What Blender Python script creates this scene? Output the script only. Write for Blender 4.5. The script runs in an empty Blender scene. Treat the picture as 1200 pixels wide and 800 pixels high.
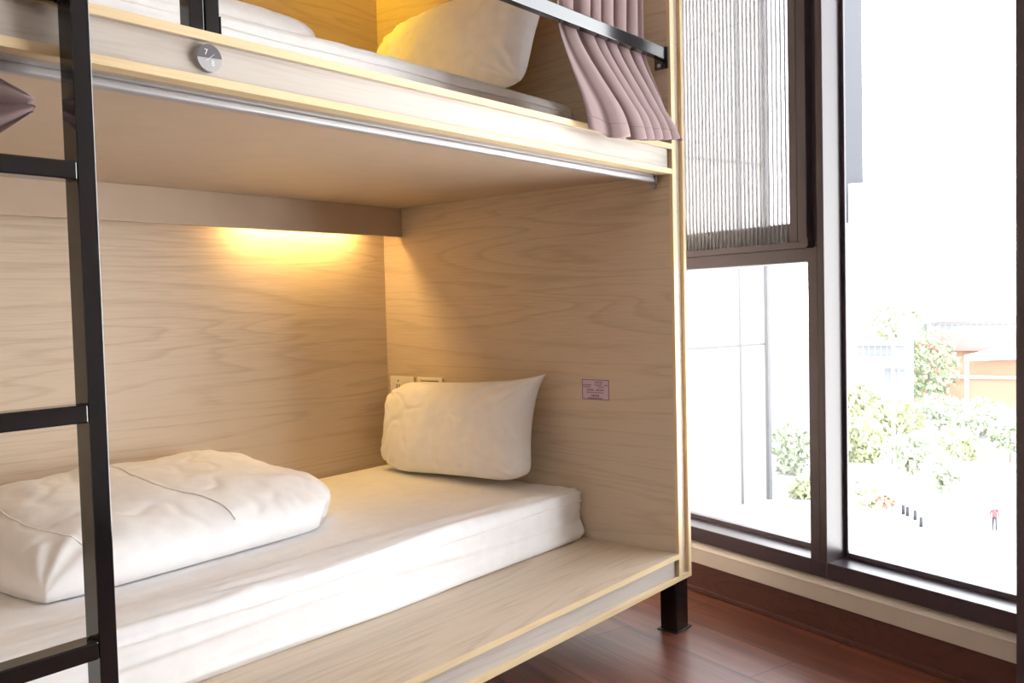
import bpy, bmesh, math, random
from mathutils import Vector, Matrix, noise as mnoise
random.seed(7)
sc = bpy.context.scene
COL = sc.collection
PI = math.pi

# ------------------------------------------------------------------ camera
CAM = Vector((-2.1467, -1.21, 0.9257))
RGT = Vector((0.6388, -0.7690, -0.0253)); UPV = Vector((0.0483, 0.0073, 0.9988)); FWD = Vector((0.7678, 0.6393, -0.0419))
cd = bpy.data.cameras.new('camera'); co = bpy.data.objects.new('camera', cd); COL.objects.link(co)
cd.sensor_width = 36; cd.lens = 1045.62/1200*36; cd.clip_start = .02; cd.clip_end = 1000
m = Matrix.Identity(4)
for i in range(3):
    m[i][0] = RGT[i]; m[i][1] = UPV[i]; m[i][2] = -FWD[i]; m[i][3] = CAM[i]
co.matrix_world = m
sc.camera = co

# ------------------------------------------------------------------ exposure, sky, sun, berth lamps, added room fill
sc.view_settings.view_transform = 'Standard'; sc.view_settings.look = 'None'
sc.view_settings.gamma = 1; sc.view_settings.use_curve_mapping = False
sc.view_settings.exposure = 0.88
SKY = 8.0; SUN = 1.7; WARM_UP = 2.8; WARM_LOW = 1.7; ROOM_FILL = 3.0
w = bpy.data.worlds.new('sky'); sc.world = w; w.use_nodes = True
nt = w.node_tree; bg = nt.nodes['Background']
tc = nt.nodes.new('ShaderNodeTexCoord'); sp = nt.nodes.new('ShaderNodeSeparateXYZ'); rp = nt.nodes.new('ShaderNodeValToRGB')
nt.links.new(tc.outputs['Generated'], sp.inputs[0]); nt.links.new(sp.outputs['Z'], rp.inputs[0]); nt.links.new(rp.outputs[0], bg.inputs[0])
rp.color_ramp.elements[0].position = 0.0; rp.color_ramp.elements[0].color = (1.0, .968, .975, 1)
rp.color_ramp.elements[1].position = .6; rp.color_ramp.elements[1].color = (.34, .36, .42, 1)
bg.inputs[1].default_value = SKY
sl = bpy.data.lights.new('sun', 'SUN'); sl.energy = SUN; sl.angle = .03; sl.color = (1, .96, .9)
so = bpy.data.objects.new('sun', sl); COL.objects.link(so); so.location = (0, 0, 30)
so.rotation_euler = Vector((.75, -.2, -1.0)).to_track_quat('-Z', 'Y').to_euler()
try:
    sc.cycles.use_denoising = True
    sc.cycles.max_bounces = 10; sc.cycles.diffuse_bounces = 6; sc.cycles.transparent_max_bounces = 16
    sc.cycles.sample_clamp_indirect = 8
except Exception: pass

# ------------------------------------------------------------------ materials
def newmat(name):
    mt = bpy.data.materials.new(name); mt.use_nodes = True
    return mt, mt.node_tree, mt.node_tree.nodes['Principled BSDF']
def N(nt, t, **kw):
    n = nt.nodes.new(t)
    for k, v in kw.items(): setattr(n, k, v)
    return n
def ramp(nt, els):
    r = N(nt, 'ShaderNodeValToRGB'); e = r.color_ramp.elements
    while len(e) < len(els): e.new(.5)
    for i, (p, c) in enumerate(els): e[i].position = p; e[i].color = (*c, 1)
    return r
def mapping(nt, scale, loc=(0,0,0), rot=(0,0,0), coord='Object'):
    t = N(nt, 'ShaderNodeTexCoord'); mp = N(nt, 'ShaderNodeMapping')
    mp.inputs['Scale'].default_value = scale; mp.inputs['Location'].default_value = loc; mp.inputs['Rotation'].default_value = rot
    nt.links.new(t.outputs[coord], mp.inputs[0]); return mp
def plain(name, col, rough=.5, metal=0., bump=0., bscale=200., spec=.5):
    mt, nt, b = newmat(name)
    b.inputs['Roughness'].default_value = rough; b.inputs['Metallic'].default_value = metal
    b.inputs['Specular IOR Level'].default_value = spec
    mp = mapping(nt, (1,1,1)); nz = N(nt, 'ShaderNodeTexNoise'); nz.inputs['Scale'].default_value = 14.; nz.inputs['Detail'].default_value = 4
    nt.links.new(mp.outputs[0], nz.inputs[0])
    r = ramp(nt, [(.3, tuple(c*.93 for c in col)), (.7, col)])
    nt.links.new(nz.outputs[0], r.inputs[0]); nt.links.new(r.outputs[0], b.inputs['Base Color'])
    if bump:
        n2 = N(nt, 'ShaderNodeTexNoise'); n2.inputs['Scale'].default_value = bscale; n2.inputs['Detail'].default_value = 3
        nt.links.new(mp.outputs[0], n2.inputs[0])
        bp = N(nt, 'ShaderNodeBump'); bp.inputs['Strength'].default_value = bump; bp.inputs['Distance'].default_value = .002
        nt.links.new(n2.outputs[0], bp.inputs['Height']); nt.links.new(bp.outputs[0], b.inputs['Normal'])
    return mt
def ash(name, axis, light=(.65,.54,.42), dark=(.505,.395,.29), off=(0,0,0)):
    """pale laminate with cathedral grain running along the given axis (0 = x, 1 = y)"""
    mt, nt, b = newmat(name)
    L = [5.5, 5.5, 5.5]; L[axis] = .36
    mp = mapping(nt, tuple(L), off)
    n1 = N(nt, 'ShaderNodeTexNoise'); n1.inputs['Scale'].default_value = 1.0; n1.inputs['Detail'].default_value = 2.5; n1.inputs['Distortion'].default_value = .5
    nt.links.new(mp.outputs[0], n1.inputs[0])
    mu = N(nt, 'ShaderNodeMath', operation='MULTIPLY'); mu.inputs[1].default_value = 17.; nt.links.new(n1.outputs[0], mu.inputs[0])
    pp = N(nt, 'ShaderNodeMath', operation='FRACT'); nt.links.new(mu.outputs[0], pp.inputs[0])
    F = [260., 260., 260.]; F[axis] = 9.
    m2 = mapping(nt, tuple(F)); n2 = N(nt, 'ShaderNodeTexNoise'); n2.inputs['Scale'].default_value = 1.; n2.inputs['Detail'].default_value = 4.
    nt.links.new(m2.outputs[0], n2.inputs[0])
    B = [2., 2., 2.]; B[axis] = .6
    m3 = mapping(nt, tuple(B), (3,7,1)); n3 = N(nt, 'ShaderNodeTexNoise'); n3.inputs['Scale'].default_value = 1.4; n3.inputs['Detail'].default_value = 3.
    nt.links.new(m3.outputs[0], n3.inputs[0])
    r1 = ramp(nt, [(0., (1,1,1)), (.62, (.8,.8,.8)), (.86, (.12,.12,.12)), (1., (.9,.9,.9))])
    nt.links.new(pp.outputs[0], r1.inputs[0])
    r2 = ramp(nt, [(.36, (0,0,0)), (.62, (1,1,1))]); nt.links.new(n2.outputs[0], r2.inputs[0])
    r3 = ramp(nt, [(.3, (.2,.2,.2)), (.7, (1,1,1))]); nt.links.new(n3.outputs[0], r3.inputs[0])
    a = N(nt, 'ShaderNodeMix', data_type='FLOAT'); a.inputs[0].default_value = .40
    nt.links.new(r1.outputs[0], a.inputs[2]); nt.links.new(r2.outputs[0], a.inputs[3])
    a2 = N(nt, 'ShaderNodeMix', data_type='FLOAT'); a2.inputs[0].default_value = .3
    nt.links.new(a.outputs[0], a2.inputs[2]); nt.links.new(r3.outputs[0], a2.inputs[3])
    r = ramp(nt, [(.12, dark), (.75, light)]); nt.links.new(a2.outputs[0], r.inputs[0])
    nt.links.new(r.outputs[0], b.inputs['Base Color'])
    b.inputs['Roughness'].default_value = .5; b.inputs['Specular IOR Level'].default_value = .35
    bp = N(nt, 'ShaderNodeBump'); bp.inputs['Strength'].default_value = .18; bp.inputs['Distance'].default_value = .001
    nt.links.new(n2.outputs[0], bp.inputs['Height']); nt.links.new(bp.outputs[0], b.inputs['Normal'])
    return mt
M = {}
M['ash_x'] = ash('ash_laminate', 0)
M['ash_y'] = ash('ash_laminate_end', 1, (.61,.50,.385), (.47,.365,.265), off=(0,.4,2.2))
M['ash_fine'] = ash('ash_laminate_pale', 0, (.53,.475,.425), (.43,.375,.32))
M['board'] = plain('plain_board', (.51,.405,.305), .55)
M['ply'] = ash('plywood_edge', 0, (.74,.575,.34), (.62,.445,.24))
M['ply_z'] = ash('plywood_edge_upright', 2, (.74,.575,.34), (.62,.445,.24))
M['black'] = plain('black_enamel', (.012,.011,.012), .11, spec=.7)
M['chrome'] = plain('brushed_aluminium', (.36,.35,.36), .45, .35)
M['steel'] = plain('bolt_steel', (.6,.6,.6), .35, .9)
M['bronze'] = plain('dark_bronze_aluminium', (.068,.049,.058), .30)
M['bronze_lt'] = plain('bronze_aluminium', (.080,.058,.066), .38)
M['cream'] = plain('cream_stone', (.62,.54,.46), .6, bump=.2, bscale=40)
M['caulk'] = plain('caulk', (.72,.66,.58), .6)
M['wallpaint'] = plain('white_wall_paint', (.84,.83,.81), .8)
M['ceilpaint'] = plain('white_ceiling_paint', (.85,.85,.84), .85)
M['plastic'] = plain('ivory_plastic', (.83,.78,.68), .4)
M['slot'] = plain('dark_slot', (.03,.03,.03), .6)
M['mesh_rib'] = plain('grey_screen_rib', (.36,.35,.37), .7)
M['skirting'] = ash('dark_brown_skirting', 1, (.115,.048,.036), (.075,.029,.022))
def cloth(name, col, sheen=.0, bscale=900.):
    mt, nt, b = newmat(name)
    mp = mapping(nt, (1,1,1)); wv = N(nt, 'ShaderNodeTexNoise'); wv.inputs['Scale'].default_value = bscale; wv.inputs['Detail'].default_value = 2
    nt.links.new(mp.outputs[0], wv.inputs[0])
    n2 = N(nt, 'ShaderNodeTexNoise'); n2.inputs['Scale'].default_value = 30.; n2.inputs['Detail'].default_value = 4; nt.links.new(mp.outputs[0], n2.inputs[0])
    r = ramp(nt, [(.3, tuple(c*.95 for c in col)), (.7, col)]); nt.links.new(n2.outputs[0], r.inputs[0]); nt.links.new(r.outputs[0], b.inputs['Base Color'])
    bp = N(nt, 'ShaderNodeBump'); bp.inputs['Strength'].default_value = .12; bp.inputs['Distance'].default_value = .001
    nt.links.new(wv.outputs[0], bp.inputs['Height']); nt.links.new(bp.outputs[0], b.inputs['Normal'])
    b.inputs['Roughness'].default_value = .85; b.inputs['Specular IOR Level'].default_value = .2
    b.inputs['Sheen Weight'].default_value = sheen
    return mt
M['sheet'] = cloth('white_cotton', (.92,.91,.915))
M['sheet_seam'] = cloth('white_cotton_piping', (.94,.93,.93))
M['curtain'] = cloth('dusty_mauve_curtain', (.29,.20,.198), .2)
M['curtain_hem'] = cloth('dusty_mauve_hem', (.25,.17,.168), .15)
# floor
def floor_mat():
    mt, nt, b = newmat('red_brown_plank_floor')
    ang = math.atan2(-.9566, -.2914)
    mp = mapping(nt, (1,1,1), (0,0.03,0), (0,0,-ang))
    br = N(nt, 'ShaderNodeTexBrick'); br.offset = .37; br.inputs['Scale'].default_value = 1.
    br.inputs['Brick Width'].default_value = 1.2; br.inputs['Row Height'].default_value = .165; br.inputs['Mortar Size'].default_value = .0012
    br.inputs['Color1'].default_value = (.25,.25,.25,1); br.inputs['Color2'].default_value = (.75,.75,.75,1); br.inputs['Mortar'].default_value = (0,0,0,1)
    nt.links.new(mp.outputs[0], br.inputs[0])
    m2 = mapping(nt, (2.,40.,1.), (0,0,0), (0,0,-ang)); 
    # rotate first, then stretch along the plank
    mp2 = N(nt, 'ShaderNodeMapping'); mp2.inputs['Scale'].default_value = (1.6,26.,1.); nt.links.new(mp.outputs[0], mp2.inputs[0])
    n1 = N(nt, 'ShaderNodeTexNoise'); n1.inputs['Scale'].default_value = 1.; n1.inputs['Detail'].default_value = 6; n1.inputs['Roughness'].default_value = .6; n1.inputs['Distortion'].default_value = .4
    nt.links.new(mp2.outputs[0], n1.inputs[0])
    ad = N(nt, 'ShaderNodeMix', data_type='FLOAT'); ad.inputs[0].default_value = .25
    nt.links.new(n1.outputs[0], ad.inputs[2]); nt.links.new(br.outputs['Color'], ad.inputs[3])
    r = ramp(nt, [(.25, (.06,.019,.014)), (.45, (.155,.050,.031)), (.62, (.26,.093,.055)), (.8, (.36,.155,.088))])
    nt.links.new(ad.outputs[0], r.inputs[0])
    mx = N(nt, 'ShaderNodeMix', data_type='RGBA'); nt.links.new(br.outputs['Fac'], mx.inputs[0]); nt.links.new(r.outputs[0], mx.inputs[6]); mx.inputs[7].default_value = (.03,.01,.008,1)
    nt.links.new(mx.outputs[2], b.inputs['Base Color'])
    b.inputs['Roughness'].default_value = .34
    bp = N(nt, 'ShaderNodeBump'); bp.inputs['Strength'].default_value = .12; bp.inputs['Distance'].default_value = .001
    nt.links.new(n1.outputs[0], bp.inputs['Height']); nt.links.new(bp.outputs[0], b.inputs['Normal'])
    return mt
M['floor'] = floor_mat()
def glass_mat():
    mt, nt, b = newmat('window_glass'); nt.nodes.remove(b)
    t = N(nt, 'ShaderNodeBsdfTransparent'); t.inputs[0].default_value = (.96,.98,.97,1)
    g = N(nt, 'ShaderNodeBsdfGlossy'); g.inputs['Roughness'].default_value = .02
    f = N(nt, 'ShaderNodeFresnel'); f.inputs[0].default_value = 1.2
    x = N(nt, 'ShaderNodeMixShader'); nt.links.new(f.outputs[0], x.inputs[0]); nt.links.new(t.outputs[0], x.inputs[1]); nt.links.new(g.outputs[0], x.inputs[2])
    nt.links.new(x.outputs[0], nt.nodes['Material Output'].inputs[0]); return mt
M['glass'] = glass_mat()
def sheer_mat():
    mt, nt, b = newmat('sheer_screen_mesh'); nt.nodes.remove(b)
    t = N(nt, 'ShaderNodeBsdfTransparent'); d = N(nt, 'ShaderNodeBsdfDiffuse'); d.inputs[0].default_value = (.45,.43,.45,1)
    x = N(nt, 'ShaderNodeMixShader'); x.inputs[0].default_value = .36
    nt.links.new(t.outputs[0], x.inputs[1]); nt.links.new(d.outputs[0], x.inputs[2]); nt.links.new(x.outputs[0], nt.nodes['Material Output'].inputs[0]); return mt
M['sheer'] = sheer_mat()
def emit(name, col, s):
    mt, nt, b = newmat(name); b.inputs['Base Color'].default_value = (*col, 1)
    b.inputs['Emission Color'].default_value = (*col, 1); b.inputs['Emission Strength'].default_value = s; return mt

# ------------------------------------------------------------------ mesh helpers
class MB:
    def __init__(s): s.bm = bmesh.new()
    def box(s, x0, x1, y0, y1, z0, z1, bev=0., mat=None, seg=2):
        b = bmesh.new(); bmesh.ops.create_cube(b, size=1)
        for v in b.verts:
            v.co = Vector(((x0+x1)/2+v.co.x*(x1-x0), (y0+y1)/2+v.co.y*(y1-y0), (z0+z1)/2+v.co.z*(z1-z0)))
        if bev: bmesh.ops.bevel(b, geom=list(b.edges), offset=bev, segments=seg, affect='EDGES', profile=.5)
        if mat is not None: bmesh.ops.transform(b, matrix=mat, verts=b.verts)
        s.add(b); return s
    def add(s, b):
        me = bpy.data.meshes.new('t'); b.to_mesh(me); s.bm.from_mesh(me); bpy.data.meshes.remove(me); b.free()
    def cyl(s, p0, p1, r, r2=None, n=20, cap=True):
        p0 = Vector(p0); p1 = Vector(p1); d = p1-p0
        b = bmesh.new(); bmesh.ops.create_cone(b, cap_ends=cap, segments=n, radius1=r, radius2=r if r2 is None else r2, depth=d.length)
        q = Vector((0,0,1)).rotation_difference(d.normalized())
        bmesh.ops.transform(b, matrix=Matrix.Translation((p0+p1)/2) @ q.to_matrix().to_4x4(), verts=b.verts)
        s.add(b); return s
    def sphere(s, c, r, sub=2, sc=(1,1,1)):
        b = bmesh.new(); bmesh.ops.create_icosphere(b, subdivisions=sub, radius=r)
        for v in b.verts: v.co = Vector((v.co.x*sc[0], v.co.y*sc[1], v.co.z*sc[2]))+Vector(c)
        s.add(b); return s
    def poly(s, pts, z0, z1):
        b = bmesh.new(); f = b.faces.new([b.verts.new((x, y, z0)) for x, y in pts])
        r = bmesh.ops.extrude_face_region(b, geom=[f])
        for v in [g for g in r['geom'] if isinstance(g, bmesh.types.BMVert)]: v.co.z = z1
        bmesh.ops.recalc_face_normals(b, faces=b.faces); s.add(b); return s
    def prism(s, pts, mat, depth):
        """outline in local xy, extruded along local z by depth, then placed by mat"""
        b = bmesh.new(); f = b.faces.new([b.verts.new((x, y, 0)) for x, y in pts])
        r = bmesh.ops.extrude_face_region(b, geom=[f])
        for v in [g for g in r['geom'] if isinstance(g, bmesh.types.BMVert)]: v.co.z = depth
        bmesh.ops.recalc_face_normals(b, faces=b.faces); bmesh.ops.transform(b, matrix=mat, verts=b.verts); s.add(b); return s
    def tube(s, pts, r, n=8):
        pts = [Vector(p) for p in pts]; b = bmesh.new(); rings = []
        for i, p in enumerate(pts):
            t = (pts[min(i+1, len(pts)-1)]-pts[max(i-1, 0)]).normalized()
            u = t.orthogonal().normalized() if i == 0 else (u-t*u.dot(t)).normalized()
            v = t.cross(u); rings.append([b.verts.new(p+(u*math.cos(a)+v*math.sin(a))*r) for a in [2*PI*k/n for k in range(n)]])
        for i in range(len(rings)-1):
            for k in range(n): b.faces.new((rings[i][k], rings[i][(k+1)%n], rings[i+1][(k+1)%n], rings[i+1][k]))
        b.faces.new(rings[0][::-1]); b.faces.new(rings[-1]); s.add(b); return s
    def grid(s, rows, closed=False):
        b = bmesh.new(); vs = [[b.verts.new(p) for p in r] for r in rows]
        for i in range(len(vs)-1):
            m = len(vs[i])
            for j in range(m if closed else m-1):
                b.faces.new((vs[i][j], vs[i][(j+1)%m], vs[i+1][(j+1)%m], vs[i+1][j]))
        s.add(b); return s
    def build(s, name, mat, parent=None, smooth=False, mats=None):
        me = bpy.data.meshes.new(name); o = bpy.data.objects.new(name, me); COL.objects.link(o)
        if parent is not None:
            o.parent = parent
            W = wloc(parent)
        else:
            W = Vector((0,0,0))
            zs = [v.co.z for v in s.bm.verts]; xs = [v.co.x for v in s.bm.verts]; ys = [v.co.y for v in s.bm.verts]
            if zs: W = Vector(((min(xs)+max(xs))/2, (min(ys)+max(ys))/2, min(zs))); o.location = W; o['_w'] = list(W)
        if parent is not None: o['_w'] = list(W)
        for v in s.bm.verts: v.co -= W
        bmesh.ops.recalc_face_normals(s.bm, faces=s.bm.faces)
        s.bm.to_mesh(me); s.bm.free()
        for mm in (mats or [mat]): me.materials.append(mm)
        if smooth:
            for p in me.polygons: p.use_smooth = True
        return o
def wloc(o):
    return Vector(o['_w'])
def empty(name, loc, label, cat, group=None):
    o = bpy.data.objects.new(name, None); COL.objects.link(o); o.location = loc; o['_w'] = list(loc); o.empty_display_size = .1
    return tag(o, label, cat, group)
def tag(o, label, cat, group=None, kind=None):
    o['label'] = label; o['category'] = cat
    if group: o['group'] = group
    if kind: o['kind'] = kind
    return o
def struct(o, label=None):
    o['kind'] = 'structure'
    if label: o['label'] = label
    return o
def sempty(name, loc, label=None):
    o = bpy.data.objects.new(name, None); COL.objects.link(o); o.location = loc; o['_w'] = list(loc); return struct(o, label)
def lerp(a, b, t): return a+(b-a)*t
def fbm(p, o=3):
    return mnoise.fractal(Vector(p), 1.0, 2.0, o)

# ------------------------------------------------------------------ the room shell
A = Vector((.3817, .1912, 0)); DV = Vector((-.2914, -.9566, 0)); NV = Vector((.9566, -.2914, 0))
WM = Matrix(((DV.x, NV.x, 0, A.x), (DV.y, NV.y, 0, A.y), (0, 0, 1, 0), (0, 0, 0, 1)))   # (s, o, z) of the window wall to world
def WP(s, o, z): return WM @ Vector((s, o, z))
SMIN, SMAX, CEIL = -1.15, 3.55, 2.75
cA = WP(SMIN, .12, 0); cB = WP(SMAX, .12, 0)
XL, YF, YB = -4.6, cB.y, cA.y
foot = [(XL, YF), (cB.x, cB.y), (cA.x, cA.y), (XL, YB)]
struct(MB().poly(foot, -.12, 0).build('floor', M['floor']), 'glossy red brown wood plank floor')
struct(MB().poly(foot, CEIL, CEIL+.15).build('ceiling', M['ceilpaint']))
struct(MB().box(XL-.1, cA.x+.1, YB, YB+.1, -.1, CEIL+.1).build('wall_back', M['wallpaint']))
struct(MB().box(XL-.1, XL, YF-.1, YB+.1, -.1, CEIL+.1).build('wall_left', M['wallpaint']))
struct(MB().box(XL-.1, cB.x+.1, YF-.1, YF, -.1, CEIL+.1).build('wall_front', M['wallpaint']))
# window wall, bottom to top: skirting, cream ledge, frames, head
struct(MB().box(SMIN, SMAX, 0, .12, 0, .092, .002, WM).box(SMIN, SMAX, -.008, .0, 0, .016, .003, WM).build('baseboard_right', M['skirting']), 'dark red brown skirting board under the windows')
led = MB().box(SMIN, SMAX, -.006, .12, .092, .142, .003, WM)
b = bmesh.new()
prof = [(-.006, .142), (-.003, .148), (.006, .150), (.022, .160), (.12, .160), (.12, .142)]
ra = [b.verts.new(WP(SMIN, o, z)) for o, z in prof]; rb = [b.verts.new(WP(SMAX, o, z)) for o, z in prof]
for i in range(len(prof)): b.faces.new((ra[i], ra[(i+1)%len(prof)], rb[(i+1)%len(prof)], rb[i]))
b.faces.new(ra); b.faces.new(rb[::-1]); led.add(b)
led = struct(led.build('trim_1', M['cream']), 'cream painted ledge between the skirting and the window frame')
MB().box(SMIN, SMAX, -.009, -.004, .139, .1435, .002, WM).build('caulk_line', M['caulk'], led)
struct(MB().box(SMIN, SMAX, -.02, .12, 2.12, CEIL, .002, WM).box(2.0, SMAX, -.02, .12, .16, 2.12, .002, WM).build('wall_right', M['wallpaint']))  # out of view, head set low and far stretch closed to cut daylight

w1 = sempty('window_1', WP(-.3, .05, .16), 'dark bronze window with a pleated screen above and a fixed pane below')
MB().box(SMIN, .4895, 0, .105, .160, .205, .002, WM).build('bottom_rail', M['bronze'], w1)
MB().box(SMIN, .4895, .082, .108, .205, .219, .001, WM).build('glazing_bead', M['bronze_lt'], w1)
MB().box(SMIN, .4895, .0, .105, 1.02, 1.058, .002, WM).build('transom', M['bronze'], w1)
MB().box(.519, .540, 0, .096, .205, 2.12, .0015, WM).box(.488, .5187, 0, .108, .205, 1.0575, .0, WM).box(.488, .519, .022, .108, 1.0575, 2.12, .0015, WM).box(.4895, .540, 0, .105, .160, .205, .0015, WM).build('mullion', M['bronze'], w1)
MB().box(SMIN, .485, .088, .094, .215, 1.03, 0, WM).build('lower_pane', M['glass'], w1)
sash = MB().box(SMIN, .488, -.004, .07, 1.058, 1.077, .002, WM).box(.458, .488, -.002, .07, 1.077, 2.12, .002, WM).box(.428, .4555, .0, .07, 1.077, 2.12, .002, WM).build('sash_frame', M['bronze_lt'], w1)
MB().box(SMIN, .43, .042, .07, 1.077, 1.134, .002, WM).build('sash_rail', M['bronze'], sash)
MB().box(.486, .494, -.006, .022, 1.062, 1.084, .001, WM).build('corner_clip', M['bronze_lt'], sash)
MB().box(SMIN, .43, .056, .061, 1.13, 2.12, 0, WM).build('upper_pane', M['glass'], w1)
scr = MB().box(SMIN, .428, .029, .0297, 1.077, 2.12, 0, WM).build('insect_screen', M['sheer'], w1)
rib = MB()
s = -.62
while s < .42:
    rib.box(s-.0006, s+.0006, .022, .029, 1.078, 2.12, 0, WM); s += .0152
rib.build('pleat', M['mesh_rib'], scr)
th = MB()
for z in (1.413, 1.733, 2.05): th.cyl(WP(-.62, .026, z), WP(.42, .026, z), .0006, n=6)
th.build('thread', M['mesh_rib'], scr)
MB().box(SMIN, .52, 0, .105, 2.08, 2.12, .002, WM).build('head_rail', M['bronze'], w1)

def bay(name, s0, s1, label):
    wd = sempty(name, WP((s0+s1)/2, .05, .16), label)
    MB().box(s0, s1, 0, .105, .160, .205, .002, WM).build('bottom_rail', M['bronze'], wd)
    MB().box(s0, s1, .082, .10, .205, .219, .001, WM).build('glazing_bead', M['bronze_lt'], wd)
    for sb in (s0, s1-.010): MB().box(sb, sb+.010, .077, .0843, .219, 2.08, .001, WM).build('side_bead', M['bronze'], wd)
    MB().box(s0+.004, s1-.004, .0795, .0845, .215, 2.09, 0, WM).build('pane', M['glass'], wd)
    MB().box(s0, s1, 0, .105, 2.08, 2.12, .002, WM).build('head_rail', M['bronze'], wd)
bay('window_2', .540, 1.075, 'tall bright window pane looking onto the plaza')
bay('window_3', 1.20, 1.95, 'second tall window beyond the upright post')
struct(MB().box(1.072, 1.20, -.06, .12, 0, 2.14, .003, WM).box(1.078, 1.19, -.066, -.06, 0, 2.14, .002, WM).build('trim_2', M['bronze_lt']), 'dark brown upright post at the edge of the tall window')
struct(MB().box(1.95, 2.0, -.004, .12, .16, 2.12, .002, WM).build('trim_3', M['bronze']))

# unseen ceiling lamps added behind the camera to fill the room with light
for i, (x, y) in enumerate(((-2.4, -1.7), (-3.4, -.7))):
    t = empty('fill_panel', (x, y, CEIL-.06), 'added square white fill light on the ceiling over the aisle, ' + ('by the windows' if i == 0 else 'by the far wall'), 'light', 'added ceiling fill lights')
    MB().box(x-.32, x+.32, y-.32, y+.32, CEIL-.06, CEIL-.002, .006).build('housing', M['wallpaint'], t)
    MB().box(x-.29, x+.29, y-.29, y+.29, CEIL-.064, CEIL-.0605, .001).build('diffuser', emit('fill_diffuser', (1, .95, .88), 2.0), t)
    l = bpy.data.lights.new('ceiling_fill', 'AREA'); l.shape = 'SQUARE'; l.size = .58; l.energy = ROOM_FILL; l.color = (1, .93, .84)
    lo = bpy.data.objects.new('ceiling_fill', l); COL.objects.link(lo); lo.location = (x, y, CEIL-.07)

# ------------------------------------------------------------------ the bunk
D = 1.155; WE = .070; XB = -2.06
ZA, ZB, ZC, ZC2, ZD, ZE = .1515, .2289, 1.2653, 1.2793, 1.3315, 1.3458
TOP = ZC+1.1
bunk = empty('bunk_bed', (-1.0, .55, 0), 'pale wood double bunk with boxed-in berths on black steel feet', 'bunk bed')
MB().box(XB, 0, D, D+.018, ZA, TOP+.08).build('back_panel', M['ash_x'], bunk)
def end_panel(x0, x1, inner):
    # boxed panel: two skins and a recessed front
    p = MB().box(x0, x1, .009, D+.018, ZA+.016, TOP+.08).build('end_panel', M['ash_y'], bunk)
    MB().box(x0, x0+.020, 0, .0095, ZA, TOP+.08, .0008).build('edge_strip', M['ply_z'], p)
    MB().box(x1-.0145, x1, 0, .0095, ZA, TOP+.08, .0008).build('edge_strip', M['ply_z'], p)
    MB().box(x0+.0205, x1-.015, 0, .0095, ZA, ZA+.015, .0008).box(x0, x1, .0096, D+.018, ZA, ZA+.0155).build('bottom_strip', M['ply'], p)
end_panel(0, WE, 0); end_panel(XB-WE, XB, 1)
# lower deck
dk = MB().box(XB, -.0005, .0, D, ZB-.0145, ZB, .0008).build('lower_deck', M['ash_x'], bunk)
MB().box(XB, -.0005, -.0012, .0, ZB-.0142, ZB-.0002).build('edge_strip', M['ply'], dk)
MB().box(XB+.008, -.010, .009, .026, ZA+.015, ZB-.0148).build('apron', M['ash_fine'], bunk)
MB().box(XB, -.0005, .0, .12, ZA, ZA+.0148, .0008).build('bottom_rail', M['ply'], bunk)
# upper deck
MB().box(XB, -.0005, .030, D, ZC, ZC+.012).build('berth_ceiling', M['board'], bunk)
MB().box(XB, -.0005, 0, .0298, ZC, ZC2, .0008).build('fascia_bottom_strip', M['ply'], bunk)
MB().box(XB+.008, -.010, .009, .026, ZC2+.0002, ZD-.0002).build('fascia', M['ash_fine'], bunk)
ud = MB().box(XB, -.0005, .0, D, ZD, ZE, .0008).build('upper_deck', M['ash_x'], bunk)
MB().box(XB, -.0005, -.0012, .0, ZD+.0002, ZE-.0002).build('edge_strip', M['ply'], ud)
MB().box(XB, -.0005, 0, D, TOP, TOP+.05, .001).build('top_board', M['board'], bunk)
# valances that hide the reading lamps
for zt in (ZC, TOP):
    MB().box(XB, -.0005, 1.060, 1.076, zt-.098, zt-.0005, .0008).build('valance', M['board'], bunk)
# steel feet
for x, y in ((.010, .016), (.010, D-.06), (XB-.06, .016), (XB-.06, D-.06), (-1.03, .2), (-1.03, D-.06)):
    f = MB().box(x, x+.065, y, y+.052, .0035, ZA, .003).build('leg', M['black'], bunk)
    MB().box(x-.004, x+.078, y-.004, y+.062, 0, .0035, .001).build('foot_plate', M['slot'], f)
# curtain rails: one under each upper board
def curtain_rail(z, label):
    t = empty('curtain_rail', (-1.0, .052, z), label, 'curtain rail', None)
    MB().box(XB+.01, -.018, .042, .062, z-.0195, z-.0047, .005, seg=3).build('track', M['chrome'], t)
    MB().box(XB+.01, -.018, .046, .058, z-.0045, z-.0002).build('mounting_strip', M['chrome'], t)
    e = MB().box(-.0185, -.011, .040, .064, z-.024, z-.0003, .003).build('end_cap', M['chrome'], t)
    MB().cyl((-.0175, .050, z-.030), (-.009, .050, z-.030), .007, n=16).build('end_hook', M['chrome'], e)
curtain_rail(ZC, 'silver curtain rail under the upper berth of the bunk')
curtain_rail(TOP, 'silver curtain rail under the top board of the bunk')

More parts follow.
